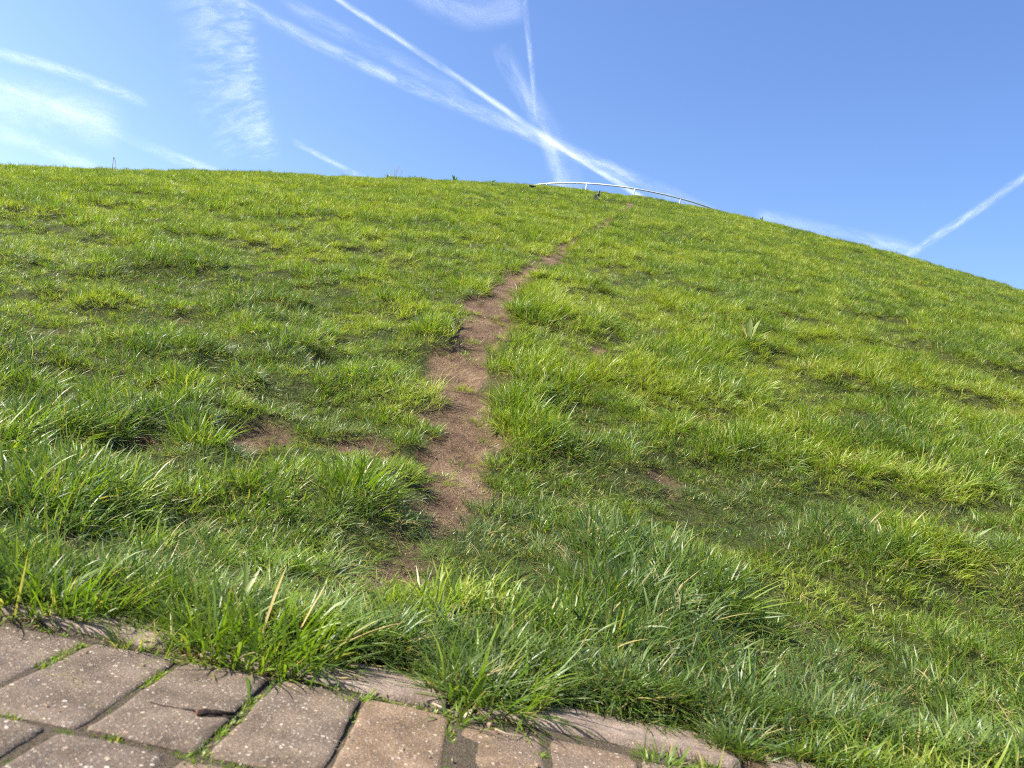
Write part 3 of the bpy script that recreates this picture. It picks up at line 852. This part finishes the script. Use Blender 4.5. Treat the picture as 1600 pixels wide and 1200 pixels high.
# ------------------------------------------------------------------ railing on the top
RD, RA, RR_, RZ, RS = 39.879, 0.11402, 7.409, 12.504, 0.00884
def rail_pt(deg, dz=0.0):
    th = R(deg); an = RA + th
    return Vector((RD * math.sin(RA) - RR_ * math.sin(an), RD * math.cos(RA) - RR_ * math.cos(an), RZ + RS * RR_ * th + dz))
base = rail_pt(2); base.z = 11.4
rail = empty('handrail', base)
tag(rail, 'curved pale metal handrail on posts along the top of the mound', 'handrail')
stalk_tube('top_rail', rail, [rail_pt(d_) - base for d_ in np.arange(62, -60, -2.0)], .032, .032, M_RAIL, 10)
for d_ in (50.0, 34.6, 18.6, 2.0, -13.6, -29.5, -45.0):
    p = rail_pt(d_, -.02); g = float(height(p.x, p.y)) - .1
    stalk_tube('post', rail, [Vector((p.x, p.y, g)) - base, p - base], .032, .032, M_RAIL, 10)

# ------------------------------------------------------------------ birds
def bird(label, x, y, face, L_, pitch, white):
    z = float(height(x, y)) + 0.035
    e = empty('bird', (x, y, z), face)
    tag(e, label, 'bird', 'dark birds feeding near the top')
    cp, sp = math.cos(pitch), math.sin(pitch)
    def P(s, u_): return Vector((s * cp - u_ * sp, 0, .28 * L_ + s * sp + u_ * cp))
    prof = [(-.52, .0, .012), (-.36, .01, .035), (-.24, .02, .08), (-.08, .01, .135), (.08, .01, .145), (.19, .04, .115), (.26, .08, .080), (.32, .12, .078), (.38, .14, .062), (.425, .14, .028)]
    V = []; F = []; sd = 10
    for s, u_, r_ in prof:
        for k_ in range(sd):
            an = 2 * math.pi * k_ / sd
            c = P(s * L_, (u_ + r_ * math.sin(an)) * L_); c.y += r_ * L_ * math.cos(an) * .9
            V.append(c)
    for i in range(len(prof) - 1):
        for k_ in range(sd): F.append([i * sd + k_, i * sd + (k_ + 1) % sd, (i + 1) * sd + (k_ + 1) % sd, (i + 1) * sd + k_])
    F.append(list(range(sd))[::-1]); F.append([(len(prof) - 1) * sd + k_ for k_ in range(sd)])
    me = mesh_np('body', V, F, True); me.materials.append(M_BIRD); me.materials.append(M_BIRDW)
    if white:
        for p_ in me.polygons:
            c = p_.center; s_loc = c.x * cp + (c.z - .28 * L_) * sp; u_loc = -c.x * sp + (c.z - .28 * L_) * cp
            if -.2 * L_ < s_loc < .10 * L_ and u_loc < -.03 * L_: p_.material_index = 1
    link('body', me, None, e)
    stalk_tube('beak', e, [P(.41 * L_, .14 * L_), P(.47 * L_, .132 * L_), P(.52 * L_, .12 * L_)], .026 * L_, .004 * L_, M_BEAK, 6)
    for s_ in (-1, 1):
        hip = P(-.03 * L_, -.08 * L_); hip.y = s_ * .06 * L_
        stalk_tube('leg', e, [hip, Vector((hip.x - .02 * L_, hip.y, hip.z * .5)), Vector((hip.x + .01 * L_, hip.y, -.035)), ], .016 * L_, .011 * L_, M_BEAK, 6)
        wv = [P(.15 * L_, .06 * L_), P(.02 * L_, .12 * L_), P(-.25 * L_, .07 * L_), P(-.46 * L_, .0), P(-.2 * L_, -.03 * L_), P(.06 * L_, -.05 * L_)]
        W = []
        for q_ in (.118, .150):
            for i, c in enumerate(wv):
                c2 = c.copy(); c2.y = s_ * L_ * (q_ if i in (0, 1, 5) else q_ * (.62 if i in (2, 4) else .3)); W.append(c2)
        Fw = [[0, 1, 2, 3, 4, 5][::-1], [6, 7, 8, 9, 10, 11]] + [[i, (i + 1) % 6, 6 + (i + 1) % 6, 6 + i] for i in range(6)]
        link('wing', mesh_np('wing', W, Fw), M_BIRD, e)
    return e
bird('upright black bird with white flank standing left of the path end', 1.04, 17.63, R(-20), .34, R(56), True)
bird('small crouching dark bird below the left end of the handrail', -0.563, 19.75, R(15), .22, R(-6), False)

# ------------------------------------------------------------------ twig on the pavers
e = empty('broken_twig', (-0.212, 0.722, 0.001))
e.scale = (.72, .72, .62)
tag(e, 'broken dark twig with a split knobbly end lying across two pavers', 'twig')
stalk_tube('bark', e, [(-.002, -.006, .004), (.003, -.003, .0055), (.008, .001, .0052), (.013, .004, .0058), (.018, .007, .005), (.024, .011, .0048), (.029, .015, .004), (.035, .020, .003)], .0048, .0024, M_BARK, 9, 5, .38)
stalk_tube('bark_strip', e, [(.002, -.008, .002), (.012, -.002, .0025), (.022, .004, .002), (.034, .012, .0018), (.043, .017, .001)], .0022, .0010, M_BARK, 7, 15, .4)
stalk_tube('thin_end', e, [(-.068, .004, .0016), (-.060, .0015, .0014), (-.052, .000, .0014), (-.038, .0012, .002), (-.028, .003, .0018), (-.018, .0035, .0024), (-.006, .001, .004)], .0009, .0017, M_BARK, 7, 6, .25)
stalk_tube('split_end', e, [(-.001, -.008, .003), (-.004, -.006, .006), (-.0065, -.0025, .0072)], .0030, .0016, M_WOOD, 7, 7, .35)
stalk_tube('side_shoot', e, [(.020, .008, .004), (.032, .006, .003), (.046, .009, .0015)], .0014, .0007, M_BARK, 6, 8, .3)

def straw(label, pts, r_):
    p0 = Vector(pts[0]); e_ = empty('straw', p0)
    tag(e_, label, 'straw')
    stalk_tube('stem', e_, [Vector(p) - p0 for p in pts], r_, r_ * .7, M_STALK, 6)
straw('short straight straw on the dirt near the pinkish edging stone', [(-0.012, .878, .002), (0.012, .862, .0025)], .0014)
straw('curled pale root thread on the paver below the kerb gap', [(.058, .842, .002), (.070, .832, .003), (.086, .832, .003), (.098, .845, .002)], .0008)

# ------------------------------------------------------------------ contrails and cirrus, 9 km up
T_THIN = mat_trail('contrail_fresh', 0.32, 0.35, 0.8, 0.12, 0.50, 0.5)
T_SOFT = mat_trail('contrail_spread', 0.20, 0.8, 2.6, 0.20, 0.72, 0.5)
T_FAINT = mat_trail('contrail_faint', 0.14, 0.6, 1.8, 0.22, 0.68, 0.5)
T_CIRR = mat_trail('cirrus', 0.17, 7.0, 2.4, 0.34, 0.72, 0.5)
T_VEIL = mat_trail('veil', 0.38, 1.0, 1.9, 0.22, 0.74, 0.5)
def trail(name, label, cat, dirs, wdeg, mat, alt=9000.0, fade=(1, 1), wmul=(1, 1)):
    d_ = np.array(dirs, float)
    t = np.linspace(0, 1, len(d_)); tt = np.linspace(0, 1, 41)
    az = np.radians(np.interp(tt, t, d_[:, 0])); el = np.radians(np.interp(tt, t, d_[:, 1]))
    for _ in range(3):
        az[1:-1] = .25 * az[:-2] + .5 * az[1:-1] + .25 * az[2:]; el[1:-1] = .25 * el[:-2] + .5 * el[1:-1] + .25 * el[2:]
    dist = alt / np.sin(el)
    u_ = np.stack([np.sin(az) * np.cos(el), np.cos(az) * np.cos(el), np.sin(el)], 1)
    P = u_ * dist[:, None]
    T = np.gradient(u_, axis=0); T /= np.linalg.norm(T, axis=1, keepdims=True)
    S = np.cross(T, u_); S /= np.linalg.norm(S, axis=1, keepdims=True)
    hw = np.radians(wdeg) * .5 * np.interp(tt, [0, 1], wmul)
    seg = np.linalg.norm(np.diff(u_, axis=0), axis=1) / np.radians(wdeg); uu = np.concatenate([[0], np.cumsum(seg)])
    acr = np.linspace(-1, 1, 9)
    V = []; UV = []
    for i in range(41):
        for c in acr:
            q_ = u_[i] + S[i] * hw[i] * c                  # the band lies level in its cloud layer, slightly arched
            V.append(q_ * ((alt + 60 * (1 - c * c)) / q_[2])); UV.append((uu[i], (c + 1) / 2))
    F = [[i * 9 + j, i * 9 + j + 1, (i + 1) * 9 + j + 1, (i + 1) * 9 + j] for i in range(40) for j in range(8)]
    c0 = P[20]
    me = mesh_np(name, [v - c0 for v in V], F, True)
    uvl = me.uv_layers.new(name='UVMap')
    for lp in me.loops: uvl.data[lp.index].uv = UV[lp.vertex_index]
    fd = np.interp(tt, [0, 1], fade) * smooth01(tt, 0, .10) * smooth01(1 - tt, 0, .12)
    at = me.attributes.new('fade', 'FLOAT', 'POINT'); at.data.foreach_set('value', np.repeat(fd, 9).astype(np.float32))
    o = link(name, me, mat, None, Vector(c0))
    tag(o, label, cat)
    return o
trail('contrail', 'sharp thin white contrail running diagonally down to the handrail', 'contrail',
    [(-23.5, 28.7), (-21.69, 28.28), (-18.66, 27.54), (-13.0, 26.38), (-6.53, 24.62), (-2.65, 23.28), (1.18, 22.02), (4.43, 20.93), (7.1, 20.0), (9.0, 19.2)], .62, T_THIN, fade=(.6, 1))
trail('contrail', 'wide soft contrail running just below the sharp thin one', 'contrail',
    [(-27.04, 25.28), (-24.38, 25.06), (-20.18, 24.61), (-14.34, 24.12), (-8.26, 23.57), (-4.12, 23.1), (-0.45, 22.52), (3.75, 21.71), (9.43, 20.44), (12.99, 19.35), (15, 18.6)], 1.5, T_SOFT, fade=(.8, 1.25), wmul=(.75, 1.1), alt=8900)
trail('contrail', 'feathery faint upper fringe of the wide soft contrail', 'contrail',
    [(-22.94, 26.27), (-18.62, 25.73), (-14.18, 25.3), (-10.06, 24.72), (-6.37, 24.01), (-2.6, 23.07), (0, 22.3)], 1.5, T_FAINT, alt=8800)
trail('contrail', 'faint near-vertical contrail from the top middle of the sky', 'contrail',
    [(-6.5, 34.5), (-5.77, 32.52), (-4.62, 29.62), (-3.5, 26.97), (-2.78, 24.99), (-2.2, 23.5)], .6, T_FAINT, alt=9200)
trail('cirrus_cloud', 'ragged wisp fanning downward where the contrails cross', 'cloud',
    [(-6.4, 28.3), (-5.73, 27.34), (-3.41, 25.29), (-1.79, 23.89), (-0.27, 22.2), (1.16, 19.99), (1.5, 18.8)], 2.8, T_VEIL, alt=9300, wmul=(.6, 1.1), fade=(.15, .85))
trail('contrail', 'short slanting contrail low in the sky at the right edge', 'contrail',
    [(36.5, 27.2), (34.82, 25.81), (31.77, 23.26), (28.85, 20.84), (27.16, 19.48), (25.6, 18.15), (24.8, 17.4)], .8, T_SOFT, fade=(1.1, 1.2))
trail('contrail', 'soft white streak high at the left edge of the sky', 'contrail',
    [(-43, 15.5), (-40.91, 15.9), (-38.84, 16.36), (-37.29, 16.71), (-35.34, 17.11), (-33.22, 17.24), (-30.2, 17.28), (-28.6, 17.1)], 1.0, T_SOFT, fade=(1.2, .8))
trail('contrail', 'broad pale streak reaching the left skyline', 'contrail',
    [(-38.5, 15.1), (-36.22, 15.08), (-33.76, 15.02), (-30.77, 14.91), (-27.53, 14.52), (-23.75, 14.35), (-22, 14.1)], 1.1, T_FAINT, fade=(.8, 1.4), alt=8700)
trail('contrail', 'dim wide streak just above the grass at the far left', 'contrail',
    [(-40, 11.6), (-38.14, 12.1), (-36.25, 12.39), (-33.85, 12.47), (-31.23, 12.16), (-29, 11.6)], 1.5, T_FAINT, fade=(1.3, 1.0), alt=8600)
trail('cirrus_cloud', 'rippled ladder-like cirrus column, broader left strand', 'cloud',
    [(-28.6, 27.0), (-28.19, 25.59), (-27.53, 24.31), (-26.44, 22.35), (-25.56, 20.64), (-24.47, 18.94), (-23.36, 17.62), (-22.39, 16.73), (-21.9, 16.1)], 5.4, T_CIRR, alt=9400)
trail('cirrus_cloud', 'rippled ladder-like cirrus column, narrow right strand', 'cloud',
    [(-26.2, 27.8), (-25.77, 26.57), (-25.21, 25.22), (-24.37, 23.13), (-23.54, 21.37), (-22.71, 19.55), (-21.9, 18.11), (-21.24, 16.92), (-20.8, 16.0)], 2.6, T_CIRR, alt=9500)
trail('cirrus_cloud', 'bright hazy cloud patch at the left edge of the sky', 'cloud',
    [(-44, 11.2), (-41.01, 12.53), (-38.5, 13.6), (-36.67, 14.17), (-34.4, 14.75), (-31.97, 15.18), (-29.5, 15.3)], 4.2, T_VEIL, fade=(1.6, .7), alt=9600)
trail('contrail', 'short dim streak above the skyline left of the dry stalks', 'contrail',
    [(-19.6, 18.05), (-18.39, 17.82), (-16.43, 17.43), (-13.96, 17.04), (-12.8, 16.8)], .6, T_SOFT, fade=(.7, 1))
trail('cirrus_cloud', 'thin smudge of cloud at the top middle of the sky', 'cloud',
    [(-15, 30.6), (-13.05, 30.0), (-10.92, 29.58), (-8.89, 29.56), (-6.59, 30.4), (-5, 31)], 3.0, T_FAINT, alt=9100)
trail('cirrus_cloud', 'thin low cloud resting on the right shoulder of the mound', 'cloud',
    [(15, 20.0), (17.03, 19.82), (20.2, 19.39), (22.8, 19.06), (24.9, 18.8), (26.5, 18.3)], 1.5, T_FAINT, alt=9250)
